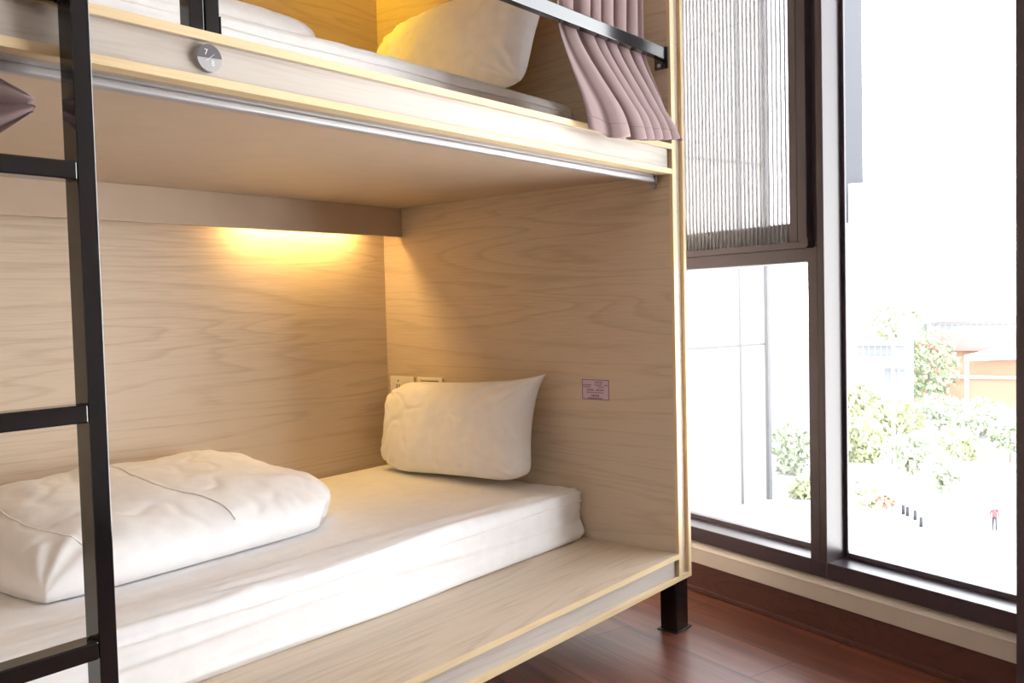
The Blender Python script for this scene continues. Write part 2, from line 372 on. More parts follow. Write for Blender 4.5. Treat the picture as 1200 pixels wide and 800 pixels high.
# reading lamps behind the valances
def strip_lamp(z, x0, x1, power, label, col):
    t = empty('strip_light', ((x0+x1)/2, 1.11, z), label, 'light', None)
    MB().box(x0, x1, 1.095, 1.125, z-.022, z-.0006, .003).build('housing', M['plastic'], t)
    MB().cyl((x0+.01, 1.11, z-.034), (x1-.01, 1.11, z-.034), .011, n=16).build('tube', emit('warm_tube', col, 3.0), t)
    l = bpy.data.lights.new('tube_glow', 'AREA'); l.shape = 'RECTANGLE'; l.size = x1-x0-.02; l.size_y = .03; l.energy = power; l.color = col
    lo = bpy.data.objects.new('tube_glow', l); COL.objects.link(lo); lo.location = ((x0+x1)/2, 1.11, z-.05)
strip_lamp(ZC, -.62, -.14, WARM_LOW, 'warm strip light tucked behind the valance of the lower berth', (1, .66, .22))
strip_lamp(TOP, -.62, -.14, WARM_UP, 'warm strip light tucked behind the valance of the upper berth', (1, .60, .01))

# ------------------------------------------------------------------ ladder and guard rail
lad = empty('bunk_ladder', (-1.76, -.02, 0), 'black square tube steel ladder fixed to the front of the bunk', 'ladder')
LX0, LX1 = -1.609, -1.5848
for x0 in (LX0, LX0-.352):
    st = MB().box(x0, x0+.0242, -.040, -.0016, .012, 2.2, .0016).build('stile', M['black'], lad)
    MB().box(x0-.001, x0+.0252, -.041, -.0006, 0, .0115, .003).build('foot_cap', M['slot'], st)
    bk = MB().box(x0-.032, x0-.002, -.012, -.0016, ZE-.012, ZE+.03, .004).box(x0-.004, x0+.001, -.03, -.0016, ZE-.012, ZE+.03, .001).build('bracket', M['black'], lad)
    MB().cyl((x0-.018, -.012, ZE+.012), (x0-.018, -.018, ZE+.012), .007, n=6).build('bolt', M['steel'], bk)
for z in (.166, .483, .797, 1.113, 1.428, 1.742, 2.05):
    MB().box(LX0-.328, LX0-.0005, -.0395, -.006, z-.0125, z+.0115, .002).build('rung', M['black'], lad)

gr = empty('guard_rail', (-.7, .02, ZE), 'black steel guard rail along the edge of the upper berth', 'guard rail')
for x0 in (-1.412, -1.3855):
    MB().box(x0, x0+.0238, .0085, .036, ZE+.0005, 1.604 if x0 < -1.4 else 2.1, .0014).build('post', M['black'], gr)
ap = MB().box(-1.3612, -1.3592, .008, .040, ZE+.0005, ZE+.030, .0005).box(-1.3612, -1.325, .008, .040, ZE+.0003, ZE+.0022, .0005).build('foot_bracket', M['black'], gr)
MB().box(-1.3855, -.0065, .010, .031, 1.5715, 1.6035, .0018).build('bar', M['black'], gr)
pl = MB().box(-.0062, -.0008, .006, .046, 1.548, 1.606, .001).build('end_plate', M['black'], gr)
MB().cyl((-.0062, .030, 1.558), (-.0095, .030, 1.558), .005, n=12).build('screw', M['steel'], pl)

# ------------------------------------------------------------------ signs, sockets, stickers
sg = empty('berth_number_disc', (-1.387, .006, 1.285), 'round grey disc with the numbers seven and eight on the upper fascia', 'sign')
SC = Vector((-1.387, .0, 1.3065)); SR = .0205
MB().cyl((SC.x, .0088, SC.z), (SC.x, -.0005, SC.z), SR, n=48).build('disc', plain('disc_light_grey', (.42,.40,.42), .35), sg)
tilt = math.radians(4)
pts = [(SR*.992*math.cos(a), SR*.992*math.sin(a)) for a in [tilt+PI*k/30 for k in range(31)]]
FRONT = Matrix(((1,0,0,0), (0,0,-1,0), (0,1,0,0), (0,0,0,1)))     # local xy to world xz, local z to -y
MB().prism(pts, Matrix.Translation((SC.x, -.0006, SC.z)) @ FRONT, .0006).build('dark_half', plain('disc_dark_grey', (.10,.085,.10), .35), sg)
white = plain('white_ink', (.85,.85,.85), .5)
def text(body, size, mat, parent, name, M4, depth=.0004):
    cu = bpy.data.curves.new('t', 'FONT'); cu.body = body; cu.size = size; cu.align_x = 'CENTER'; cu.align_y = 'CENTER'; cu.extrude = depth/2
    to = bpy.data.objects.new('t', cu); COL.objects.link(to)
    bpy.context.view_layer.update()
    me = bpy.data.meshes.new_from_object(to.evaluated_get(bpy.context.evaluated_depsgraph_get()))
    bpy.data.objects.remove(to); bpy.data.curves.remove(cu)
    mb = MB(); mb.bm.from_mesh(me); bpy.data.meshes.remove(me)
    bmesh.ops.transform(mb.bm, matrix=M4, verts=mb.bm.verts)
    return mb.build(name, mat, parent)
text('7', .0122, white, sg, 'numeral', Matrix.Translation((SC.x-.0062, -.0014, SC.z+.0074)) @ FRONT)
text('8', .0122, white, sg, 'numeral', Matrix.Translation((SC.x+.0046, -.0012, SC.z-.0076)) @ FRONT)
sl_ = MB().box(-.0095, .0095, -.00028, .00028, 0, .0004).bm
bmesh.ops.transform(sl_, matrix=Matrix.Translation((SC.x, -.0014, SC.z)) @ FRONT @ Matrix.Rotation(math.radians(40), 4, 'Z'), verts=sl_.verts)
q = MB(); q.bm = sl_; q.build('slash', white, sg)

ENDM = Matrix(((0,0,-1,0), (-1,0,0,0), (0,1,0,0), (0,0,0,1)))   # local x to -y, local y to z, local z to -x
def on_end(y, z, x=0.): return Matrix.Translation((x, y, z)) @ ENDM
st = empty('notice_sticker', (-.001, .265, .64), 'small purple printed notice on the end panel right of the pillow'.replace(' right of', ' beyond'), 'sticker')
YC, ZS = .265, .6705
lil = plain('lilac_label', (.60,.46,.57), .5); ink = plain('purple_ink', (.10,.045,.10), .6); ink2 = plain('purple_ink_soft', (.27,.16,.25), .6)
MB().prism([(-.048,-.030), (.048,-.030), (.048,.030), (-.048,.030)], on_end(YC, ZS), .0006).build('label_sheet', lil, st)
fr = MB()
for x0, x1, z0, z1 in ((-.047,.047,.0275,.0292), (-.047,.047,-.0292,-.0275), (-.047,-.0453,-.0275,.0275), (.0453,.047,-.0275,.0275)):
    fr.prism([(x0,z0), (x1,z0), (x1,z1), (x0,z1)], on_end(YC, ZS, -.0006), .0003)
fr.build('border', ink, st)
tx = MB(); rng = random.Random(3)
rows = [(.0215, -.002, .026, .0046, 1), (.0135, -.044, -.012, .0034, 1), (.0135, -.002, .025, .0034, 1), (.0135, .031, .041, .0036, 1), (.0075, -.044, -.014, .0028, 0), (.0075, .010, .030, .0024, 0),
        (-.001, -.030, -.004, .0048, 1), (-.001, .002, .030, .0044, 1), (-.0085, -.032, .030, .0026, 0), (-.0175, -.014, .014, .0052, 1), (-.0248, -.026, .026, .004, 1)]
for zc, x0, x1, hgt, k in rows:
    x = x0
    while x < x1-.002:
        wd = hgt*rng.uniform(.55, .95)
        for j in range(3):     # tiny strokes that read as print
            zz = zc-hgt/2+hgt*j/2.6
            tx.prism([(x,zz), (x+wd,zz), (x+wd,zz+hgt*.2), (x,zz+hgt*.2)], on_end(YC, ZS, -.0006), .0003)
        xm = x+wd*rng.uniform(.2,.7)
        tx.prism([(xm,zc-hgt/2), (xm+hgt*.18,zc-hgt/2), (xm+hgt*.18,zc+hgt/2), (xm,zc+hgt/2)], on_end(YC, ZS, -.0007), .0003)
        x += wd+hgt*.3
tx.build('printing', ink, st)
tg = empty('warning_sticker', (-.001, .907, 1.83), 'tiny cream warning sticker with a triangle above the upper pillow', 'sticker')
MB().prism([(-.023,-.019), (.023,-.019), (.023,.016), (-.023,.016)], on_end(.907, 1.848), .0006).build('label_sheet', plain('cream_label', (.80,.72,.55), .5), tg)
MB().prism([(-.006,.003), (.006,.003), (0,.012)], on_end(.907, 1.848, -.0006), .0003).build('warning_triangle', ink2, tg)
pr = MB()
for zz, hw in ((-.001,.013), (-.006,.016), (-.011,.015)): pr.prism([(-hw,zz), (hw,zz), (hw,zz+.0016), (-hw,zz+.0016)], on_end(.907, 1.848, -.0006), .0003)
pr.build('printing', ink2, tg)
def plate(y, name, label):
    t = empty(name, (-.004, y, .612), label, 'switch' if 'switch' in name else 'socket')
    MB().box(-.0085, -.0006, y-.0605, y+.0605, .612, .684, .003).build('face_plate', M['plastic'], t)
    return t
t = plate(1.0748, 'power_socket', 'cream power socket plate nearest the corner behind the pillow'.replace('nearest', 'beside'))
MB().box(-.0092, -.0084, 1.098, 1.102, .640, .656, .0002).box(-.0092, -.0084, 1.086, 1.090, .640, .656, .0002).cyl((-.0084, 1.093, .668), (-.0092, 1.093, .668), .003, n=12).build('slot', M['slot'], t)
t = plate(.9383, 'light_switch', 'cream light switch plate with a wide rocker behind the pillow')
MB().box(-.0115, -.0084, .898, .980, .622, .670, .0012).build('rocker', M['plastic'], t)
MB().box(-.0094, -.0084, .896, .982, .6705, .6735, .0003).build('slot', M['slot'], t)

# ------------------------------------------------------------------ bedding
def mattress(zb, zt, label, x0=-2.045, x1=-.006, y0=.300, y1=1.145, seed=0):
    R = .034; H = zt-zb
    prof = []      # (y, z, nx, nz) closed loop from bottom back, bottom front, up the front, over the top
    def arc(cy, cz, a0, a1, r, n):
        for k in range(n+1):
            a = a0+(a1-a0)*k/n; prof.append((cy+r*math.cos(a), cz+r*math.sin(a), math.cos(a), math.sin(a)))
    r2 = .02
    arc(y0+r2, zb+r2, -PI/2, -PI, r2, 6)
    for k in range(1, 16): prof.append((y0, zb+r2+(H-r2-R)*k/16, -1, 0))
    arc(y0+R, zt-R, PI, PI/2, R, 10)
    L = y1-y0-2*R
    for k in range(1, 60): prof.append((y0+R+L*(k/60)**1.4, zt, 0, 1))
    arc(y1-R, zt-R, PI/2, 0, R, 6)
    arc(y1-r2, zb+r2, 0, -PI/2, r2, 5)
    rows = []; ns = 150
    cy, cz = (y0+y1)/2, zb+H/2
    for i in range(ns+1):
        x = x0+(x1-x0)*i/ns
        row = []
        for (y, z, ny, nz) in prof:
            front = max(0, 1-abs(y-y0)/.25)
            # fitted-sheet folds running along the length
            f = fbm((x*1.3+seed, (y*5 if nz > .5 else 0)+ y*12, z*16+seed), 3)*.006*(.25+front)
            ridge = 1-abs(fbm((x*.8+3*seed, y*16, z*20+9), 2)); f += (max(0, ridge-.82)/.18)**1.5*.0055*front*(1 if z > zt-.09 else .4)
            sag = -.006*max(0, -ny)*math.sin(PI*(z-zb)/H) if ny < -.5 else 0
            xx = x1-x; pin = 0
            if ny < -.4 and xx < .10:     # pinched corner seen in the fitted sheet
                pin = .010*(1-xx/.10)*math.exp(-((z-zb-H*.55)/.05)**2)
            yy = y+ny*(f+sag)+pin; z2 = z+nz*f
            if z <= zb+.004: z2 = zb+.0008
            row.append((x, yy, z2))
        rows.append(row)
    # rounded end caps
    def cap(row, x, sgn):
        out = []
        for a in (.35, .7, 1.0):
            k = .022*(1-math.cos(a*PI/2)); dx = .022*math.sin(a*PI/2)
            rr = []
            for (X, Y, Z) in row:
                vy, vz = Y-cy, Z-cz
                sy = 1-k/abs(y1-cy); szz = 1-k/(H/2)
                rr.append((x+sgn*dx, cy+vy*sy, max(zb+.0008, cz+vz*szz)))
            out.append(rr)
        return out
    lc = cap(rows[0], x0+.022, -1); rc = cap(rows[-1], x1-.022, 1)
    rows = lc[::-1]+[[(max(x0+.022, min(x1-.022, X)), Y, Z) for X, Y, Z in r] for r in rows[2:-2]]+rc
    mb = MB(); mb.grid(rows, closed=True)
    mb.bm.verts.ensure_lookup_table(); npf = len(prof)
    for base in (0, len(mb.bm.verts)-npf): mb.bm.faces.new([mb.bm.verts[base+k] for k in range(npf)])
    o = mb.build('mattress', M['sheet'], smooth=True); tag(o, label, 'mattress')
    # hem of the fitted sheet
    sm = MB().tube([(x0+.03+(x1-x0-.06)*k/60, y0-.0005+.003*math.sin(k*.9)*.4, zt-.030+.002*math.sin(k*.37)) for k in range(61)], .0022, 6).build('sheet_seam', M['sheet_seam'], o, smooth=True)
    return o
mattress(ZB+.0005, .377, 'white sheeted mattress lying on the lower berth')
mattress(ZE+.0005, 1.497, 'white sheeted mattress lying on the upper berth', seed=5)

def soft(name, label, cat, sx, sy, h, mat, loc, rot, pinch=.10, pu=3.0, pv=3.0, wr=.012, seed=0, flat=.5, nu=90, nv=70, shape=None, piping=True, full=.42, rnd=None):
    """closed stuffed cushion: local x width, y height, z thickness"""
    Mx = Matrix.Translation(loc) @ rot
    def pt(u, v, side):
        x = sx*u*(1-pinch*(1-v*v)*abs(u)**1.2); y = sy*v*(1-pinch*.9*(1-u*u)*abs(v)**1.2)
        e = max(0., (1-abs(u)**pu))*max(0., (1-abs(v)**pv))
        t = h*(e**full)
        edge = min(1-abs(u), 1-abs(v))
        mask = min(1, edge/.12)
        if rnd:
            cu_, cv_ = (u+1)/2, (v+1)/2
            rr = lerp(lerp(rnd[0], rnd[1], cu_), lerp(rnd[2], rnd[3], cu_), cv_)
            x -= sx*u*rr*.28*v**6*u*u; y -= sy*v*rr*.36*u**6*v*v
        cr = 1-min(1, math.hypot(1-abs(u), 1-abs(v))/.75)
        w_ = fbm((u*2.4*sx/.3+seed, v*2.4*sy/.3, seed*1.7+side), 3)*wr*1.2
        # creases radiating from the corners
        ang = math.atan2((1-abs(v))*sy, (1-abs(u))*sx)
        w_ += cr*wr*1.1*math.sin(ang*13+seed+3*fbm((u*2, v*2, seed), 2))*(1 if cr > 0 else 0)
        # slack folds near seams
        w_ += wr*.55*math.exp(-edge/.10)*math.sin((u*sx*(abs(v) > abs(u))+v*sy*(abs(u) >= abs(v)))*80+5*fbm((u*3, v*3, seed+4), 2))
        rg = 1-abs(fbm((u*1.7*sx/.3+seed*2+.4*v, v*1.9*sy/.3-.5*u, seed), 2))*1.9
        w_ -= max(0, rg-.72)/.28*wr*.6
        z = (t+w_*mask)*side*(1 if side > 0 else flat)
        if t <= 1e-6: z = 0
        p = Vector((x, y, z))
        if shape: p = shape(p, u, v, side)
        return Mx @ p
    def warp(t): return math.sin(t*PI/2)*.55+t*.45
    us = [warp(-1+2*i/nu) for i in range(nu+1)]; vs = [warp(-1+2*j/nv) for j in range(nv+1)]
    mb = MB()
    mb.grid([[pt(u, v, 1) for u in us] for v in vs]); mb.grid([[pt(u, v, -1) for u in us] for v in vs])
    bmesh.ops.remove_doubles(mb.bm, verts=mb.bm.verts, dist=1e-5)
    o = mb.build(name, mat, smooth=True); tag(o, label, cat); soft.pt = pt
    if piping:
        loop = [pt(u, -1, 1) for u in us]+[pt(1, v, 1) for v in vs[1:]]+[pt(u, 1, 1) for u in us[::-1][1:]]+[pt(-1, v, 1) for v in vs[::-1][1:]]
        MB().tube(loop, .0026, 6).build('piping', M['sheet_seam'], o, smooth=True)
    return o
def basis(ex, ey, ez):
    r = Matrix.Identity(4)
    for i in range(3): r[i][0] = ex[i]; r[i][1] = ey[i]; r[i][2] = ez[i]
    return r
def frame(ex, up):
    ex = Vector(ex).normalized(); ey = (Vector(up)-ex*Vector(up).dot(ex)).normalized(); return basis(ex, ey, ex.cross(ey))
# lower pillow leans on the end panel; its face looks towards the foot of the bed
soft('pillow', 'plump white pillow leaning on the end panel of the lower berth', 'pillow', .340, .157, .086, M['sheet'],
     (-.095, .744, .535), frame((-.03, -1, .045), (.20, -.02, 1)), pinch=.075, wr=.006, seed=2, flat=.45, full=.38, piping=False, rnd=(.7, .5, 1.0, -.25))
soft('pillow', 'warm-lit white pillow leaning on the end panel of the upper berth', 'pillow', .37, .19, .085, M['sheet'],
     (-.150, .675, 1.682), frame((-.05, -1, .03), (.45, 0, 1)), pinch=.06, wr=.007, seed=6, flat=.5, full=.40, piping=False, rnd=(.8, .2, 1., .2))

def duvet(name, label, cx, cy, sx, sy, h, zb, seed, tilt=0.):
    def shape(p, u, v, side):
        z = p.z
        if side > 0:
            k = .62+.38*(.5+.5*v)            # fuller towards the wall
            z = p.z*k
            # rounded flanks overhang a little, as a stuffed fold does
            g = z/h
            p.x += sx*.05*u**5*math.sin(PI*min(1, g*1.1)); p.y += sy*.06*v**5*math.sin(PI*min(1, g*1.1))
        else: z = p.z*.01
        return Vector((p.x, p.y, z+.006))
    rot = Matrix.Rotation(tilt, 4, 'Z')
    o = soft(name, label, 'duvet', sx, sy, h, M['sheet'], (cx, cy, zb), rot, pinch=.0, pu=6.0, pv=3.4, wr=.007, full=.34, piping=False, rnd=(.15,.8,.8,1.), seed=seed, flat=1., nu=130, nv=100, shape=shape)
    pts = []
    for k in range(41):
        v = lerp(.75, -.93, k/40); pts.append(soft.pt(-.20+.22*math.sin((k/40)*PI*.5)+.06*math.sin(k*.2), v, 1)+Vector((0, 0, .0006)))
    MB().tube(pts, .0028, 6).build('seam', M['sheet_seam'], o, smooth=True)
    pts = [soft.pt(-.72-.12*math.sin(k/30*PI), lerp(.6, -.9, k/30), 1) for k in range(31)]
    MB().tube(pts, .0022, 6).build('seam', M['sheet_seam'], o, smooth=True)
    return o
dv = duvet('duvet', 'folded white duvet puffed up on the foot of the lower berth'.replace('foot', 'mattress'), -1.065, .835, .405, .290, .186, .3775, 11., math.radians(3))
dv2 = duvet('duvet', 'folded white duvet resting on the upper berth behind the guard rail', -1.115, .76, .395, .30, .20, 1.4975, 4.)

# ------------------------------------------------------------------ curtains
def sheet_from(name, label, fn, nu, nv, hem=None, th=.0016):
    rows = [[fn(i/nu, j/nv) for i in range(nu+1)] for j in range(nv+1)]
    t = MB(); t.grid(rows)
    o = t.build(name, M['curtain'], smooth=True)
    md = o.modifiers.new('thickness', 'SOLIDIFY'); md.thickness = th; md.offset = 0
    tag(o, label, 'curtain'); return o
def key(ks, z):
    """Catmull-Rom through (height, value) pairs listed from the top down"""
    if z >= ks[0][0]: return ks[0][1]
    if z <= ks[-1][0]: return ks[-1][1]
    for i in range(len(ks)-1):
        if z <= ks[i][0] and z >= ks[i+1][0]: break
    def sl(k):
        a_, b_ = ks[max(0, k-1)], ks[min(len(ks)-1, k+1)]; return (b_[1]-a_[1])/(b_[0]-a_[0])
    z0, v0 = ks[i]; z1, v1 = ks[i+1]; d = z1-z0; t = (z-z0)/d
    return (2*t**3-3*t*t+1)*v0+(t**3-2*t*t+t)*d*sl(i)+(-2*t**3+3*t*t)*v1+(t**3-t*t)*d*sl(i+1)
ZT, ZH = TOP-.026, 1.318
def upper_curtain(u, v):
    z = ZT+(ZH-ZT)*v
    xl = key([(2.4, -.40), (1.80, -.424), (1.58, -.438), (1.45, -.442), (1.30, -.430)], z)
    xr = key([(2.4, -.04), (1.80, -.058), (1.60, -.058), (1.46, -.050), (1.30, -.034)], z)
    yc = key([(2.4, .052), (1.66, .052), (1.59, .050), (1.55, .040), (1.47, .010), (1.40, -.014), (1.34, -.026), (1.30, -.030)], z)
    amp = key([(2.4, .022), (1.70, .015), (1.59, .013), (1.48, .016), (1.40, .018), (1.30, .020)], z)
    low = max(0, min(1, (1.64-z)/.30)); low = low*low*(3-2*low)
    # towards the hem the first panel opens out flat and the pleats lean over to the other side
    uu = u**lerp(1., .50, low)
    ph = 2*PI*(u*6.6)+.55*math.sin(u*9+1.5)-.5*low+.5*math.sin(u*14+.7)
    sw = 1-abs(2*u-1)**8
    x = xl+(xr-xl)*uu + math.cos(ph)*.012*sw*lerp(.8, 1.5, low)
    fl = min(1, u/.10)
    s_ = math.sin(ph); s_ = math.copysign(abs(s_)**.75, s_)
    y = yc+amp*s_*fl*(.78+.45*fbm((u*3.1+2, 0, 4), 1)) + .003*fbm((u*4, z*3, 1), 2)
    if z > 1.562: y = max(y, .034)
    hem = max(0, min(1, (1.42-z)/.1))
    z2 = z+hem*(.034*u + .006*math.sin(ph+1.))
    # the last fold rolls out over the rail end
    kick = hem*max(0, (u-.82)/.18)
    x += kick*.020; y -= kick*.012
    if z2 < ZE+.02: y = min(y, -.0045)
    if y > -.004: x = min(x, -.0035)
    return (x, y, z2)
cu = sheet_from('curtain', 'dusty mauve curtain gathered at the window end of the upper berth', upper_curtain, 190, 150)
# stitched hem line
hl = MB().tube([tuple(Vector(upper_curtain(i/190, .967))+Vector((-.0008, -.0016, 0))) for i in range(0, 191)], .0007, 5).build('hem_stitching', M['curtain_hem'], cu)

def lower_curtain(u, v):
    # gathered at the foot of the rail and swept up so its hem points along the bed
    t = v
    x = lerp(-2.02, -1.627, t)
    zt = key2(t, [(0, 1.244), (.5, 1.244), (.88, 1.239), (1., 1.219)])
    zb_ = key2(t, [(0, .86), (.4, .96), (.7, 1.07), (.88, 1.160), (1., 1.197)])
    z = lerp(zt, zb_, u)
    ph = u*2*PI*2.4+.4
    y = .042 + .016*math.sin(ph)*(1-.72*t)
    return (x, y, z)
def key2(t, ks):
    for (a, va), (b, vb) in zip(ks, ks[1:]):
        if a <= t <= b:
            k = (t-a)/(b-a); return lerp(va, vb, k)
    return ks[-1][1]
cu2 = sheet_from('curtain', 'bunched mauve curtain corner by the ladder of the lower berth', lower_curtain, 70, 60)
MB().tube([tuple(Vector(lower_curtain(.5+.5*k/30, 1.0))+Vector((0, -.001, 0))) for k in range(31)], .0009, 5).build('hem_stitching', M['curtain_hem'], cu2)

# ------------------------------------------------------------------ outside: plaza, buildings, planting, seen far below
G = -15.0
def az(px, row=400):
    v = FWD+RGT*((px-600)/1045.62)-UPV*((row-400)/1045.62); h = Vector((v.x, v.y, 0)).normalized(); return h
def at(px, dist): p = CAM+az(px)*dist; return Vector((p.x, p.y, G))
def zrow(px, row, dist):
    v = FWD+RGT*((px-600)/1045.62)-UPV*((row-400)/1045.62); return CAM.z+v.z/math.hypot(v.x, v.y)*dist
def pave():
    mt, nt, b = newmat('pale_plaza_paving')
    mp = mapping(nt, (1,1,1), (0,0,0), (0,0,.3)); br = N(nt, 'ShaderNodeTexBrick'); br.offset = 0
    br.inputs['Scale'].default_value = 1; br.inputs['Brick Width'].default_value = 9.; br.inputs['Row Height'].default_value = 7.; br.inputs['Mortar Size'].default_value = .07
    br.inputs['Color1'].default_value = (.37,.365,.36,1); br.inputs['Color2'].default_value = (.35,.345,.345,1); br.inputs['Mortar'].default_value = (.20,.20,.20,1)
    nt.links.new(mp.outputs[0], br.inputs[0]); nt.links.new(br.outputs[0], b.inputs['Base Color']); b.inputs['Roughness'].default_value = .9; return mt
gp = [at(560, 40), at(1500, 25), at(1600, 420), at(500, 420)]
struct(MB().poly([(p.x, p.y) for p in gp], G-.5, G).build('ground', pave()), 'pale paved plaza far below the windows')
C = {k: plain('facade_'+k, c, .8) for k, c in dict(white=(.50,.49,.475), cream=(.45,.42,.36), grey=(.05,.052,.06), lightgrey=(.34,.36,.375), window=(.24,.25,.27), red=(.46,.19,.175), orange=(.50,.32,.22), roof=(.20,.18,.19), panel=(.30,.285,.265), line=(.09,.09,.095)).items()}
def bldmat(px, dist):
    """frame at a place: local x across the view to the right, local y away from the viewer"""
    h = az(px); r = Vector((h.y, -h.x, 0)); o = at(px, dist)
    return Matrix(((r.x, h.x, 0, o.x), (r.y, h.y, 0, o.y), (0, 0, 1, G), (0, 0, 0, 1)))
def bx(mb, Mt, x0, x1, y0, y1, z0, z1): return mb.box(x0, x1, y0, y1, z0, z1, 0, Mt)
# wing of this building: a tall panelled wall standing square to the window wall
wg = empty('panelled_wing', WP(-44, 48, G), 'tall pale panelled building wing across the plaza behind the pleated screen', 'building')
MB().box(-60, -43.8, 22, 51.2, G, 34, 0, WM).build('wall', C['panel'], wg)
jn = MB()
for o in (29.7, 35.9, 42.1, 48.3): jn.box(-43.8, -43.74, o-.11, o+.11, G, 34, 0, WM)
for z in (-2.57, 10.9, 24.3): jn.box(-43.8, -43.76, 22, 51.2, z-.09, z+.09, 0, WM)
jn.build('panel_joint', C['line'], wg)
MB().box(-43.8, -43.5, 50.95, 51.25, G, 34, 0, WM).build('corner_trim', C['line'], wg)
MB().box(-60, -43.0, 21.8, 51.4, G, G+.6, 0, WM).build('plinth', C['lightgrey'], wg)

def building(name, label, px, dist, width, depth, row_top, mat, bands=(), floors=None, roof=None):
    Mt = bldmat(px, dist); h = zrow(px, row_top, dist)-G
    t = empty(name, at(px, dist), label, 'building')
    bx(MB(), Mt, -width/2, width/2, 0, depth, 0, h).build('wall', C[mat], t)
    for (x0, x1, r0, r1, m_) in bands:
        z0 = zrow(px, r1, dist)-G; z1 = zrow(px, r0, dist)-G
        k = dist/1045.62*1.17
        f = bx(MB(), Mt, (x0-px)*k, (x1-px)*k, -.12, .2, z0, z1).build('window', C[m_], t)
        nb = max(1, int((x1-x0)/5)); fb = MB()
        for i in range(nb+1):
            xx = lerp((x0-px)*k, (x1-px)*k, i/nb); bx(fb, Mt, xx-.08, xx+.08, -.2, -.1, z0, z1)
        bx(fb, Mt, (x0-px)*k-.08, (x1-px)*k+.08, -.2, -.1, z0-.1, z0+.02); bx(fb, Mt, (x0-px)*k-.08, (x1-px)*k+.08, -.2, -.1, z1-.02, z1+.1)
        fb.build('window_frame', C['lightgrey'], f)
    if roof:
        bx(MB(), Mt, -width/2-.5, width/2+.5, -.6, depth+.4, h, h+.5).build('roof', C[roof], t)
    return t, Mt, h
K = 1.17/1045.62
building('office_tower', 'tall speckled grey tower rising above the white blocks', 991, 150, 33*150*K, 10, -260, 'grey')
building('tower_block', 'slim white block with a pale glass strip beside the grey tower', 1012, 140, 24*140*K, 9, 214, 'white', [(1008,1023,222,258,'lightgrey'), (1010,1022,292,352,'lightgrey')])
building('apartment_house', 'narrow white house with grey windows in front of the tower', 986, 128, 48*128*K, 8, 262, 'white', [(986,992,300,322,'lightgrey'), (996,1003,306,330,'lightgrey'), (986,1003,352,362,'lightgrey')])
t, Mt, h = building('balcony_house', 'white house with two shaded balconies left of the palm'.replace('left of', 'beside'), 1030, 114, 58*114*K, 9, 378, 'white', [(1011,1042,405,417,'window'), (1044,1053,405,417,'window'), (1034,1053,432,455,'window')])  # grey window bands here paint the shade inside the balcony recesses
k = 112*K
bx(MB(), Mt, -22*k, 26*k, -1.6, .0, zrow(1030,430,112)-G, zrow(1030,418,112)-G).build('balcony', C['white'], t)
bx(MB(), Mt, -22*k, 26*k, -1.6, .0, zrow(1030,404,112)-G, zrow(1030,390,112)-G).build('balcony', C['white'], t)
building('small_block', 'small white rooftop block with one dark window beyond the trees', 1094, 205, 22*205*K, 8, 350, 'white', [(1084,1096,356,361,'window')])
t, Mt, h = building('long_hall', 'long hall with a dark window row under its pale roof', 1175, 165, 130*165*K, 14, 376, 'white', [(1110,1240,379,390,'window')], roof='white')
# red house: gabled red roof over orange walls
t = empty('red_roofed_house', at(1160, 138), 'orange walled house with a broad red roof', 'building')
Mt = bldmat(1160, 138); k = 138*K
zb_, ze_, zr_ = [zrow(1160, r, 138)-G for r in (452, 404, 388)]
bx(MB(), Mt, -62*k, 62*k, 1, 12, 0, ze_).build('wall', C['orange'], t)
b = MB(); b.prism([(-70*k, ze_-.8), (70*k, ze_-.8), (45*k, zr_+.3), (-28*k, zr_+.3)], Mt @ Matrix(((1,0,0,0), (0,0,1,0), (0,1,0,0), (0,0,0,1))), 13).build('roof', C['red'], t)
f = bx(MB(), Mt, -54*k, -30*k, .8, 1.2, zrow(1160,412,138)-G, zrow(1160,401,138)-G).build('window', C['window'], t)
bx(MB(), Mt, -42*k, -38*k, .7, .85, zrow(1160,412,138)-G, zrow(1160,401,138)-G).build('window_frame', C['white'], f)
pt_ = MB(); pt_.prism([(-20*k, zrow(1160,418,138)-G-.4), (46*k, zrow(1160,414,138)-G-.4), (46*k, zrow(1160,414,138)-G), (8*k, zrow(1160,405,138)-G), (-20*k, zrow(1160,416,138)-G)], Mt @ Matrix(((1,0,0,0), (0,0,-1,0), (0,1,0,0), (0,0,0,1))), 3.0)
for xx in (-18, 22, 44): bx(pt_, Mt, xx*k-.25, xx*k+.25, -2.6, -2.2, 0, zrow(1160,416,138)-G)
pt_.build('porch', C['white'], t)
bx(MB(), Mt, -40*k, 40*k, .3, 1.05, zrow(1160,444,138)-G, zrow(1160,440,138)-G).build('awning', C['white'], t)
building('far_villa', 'pale villa with a shaded window seen past the panelled wing', 922, 120, 40*120*K, 8, 402, 'white', [(906,930,424,436,'lightgrey')])

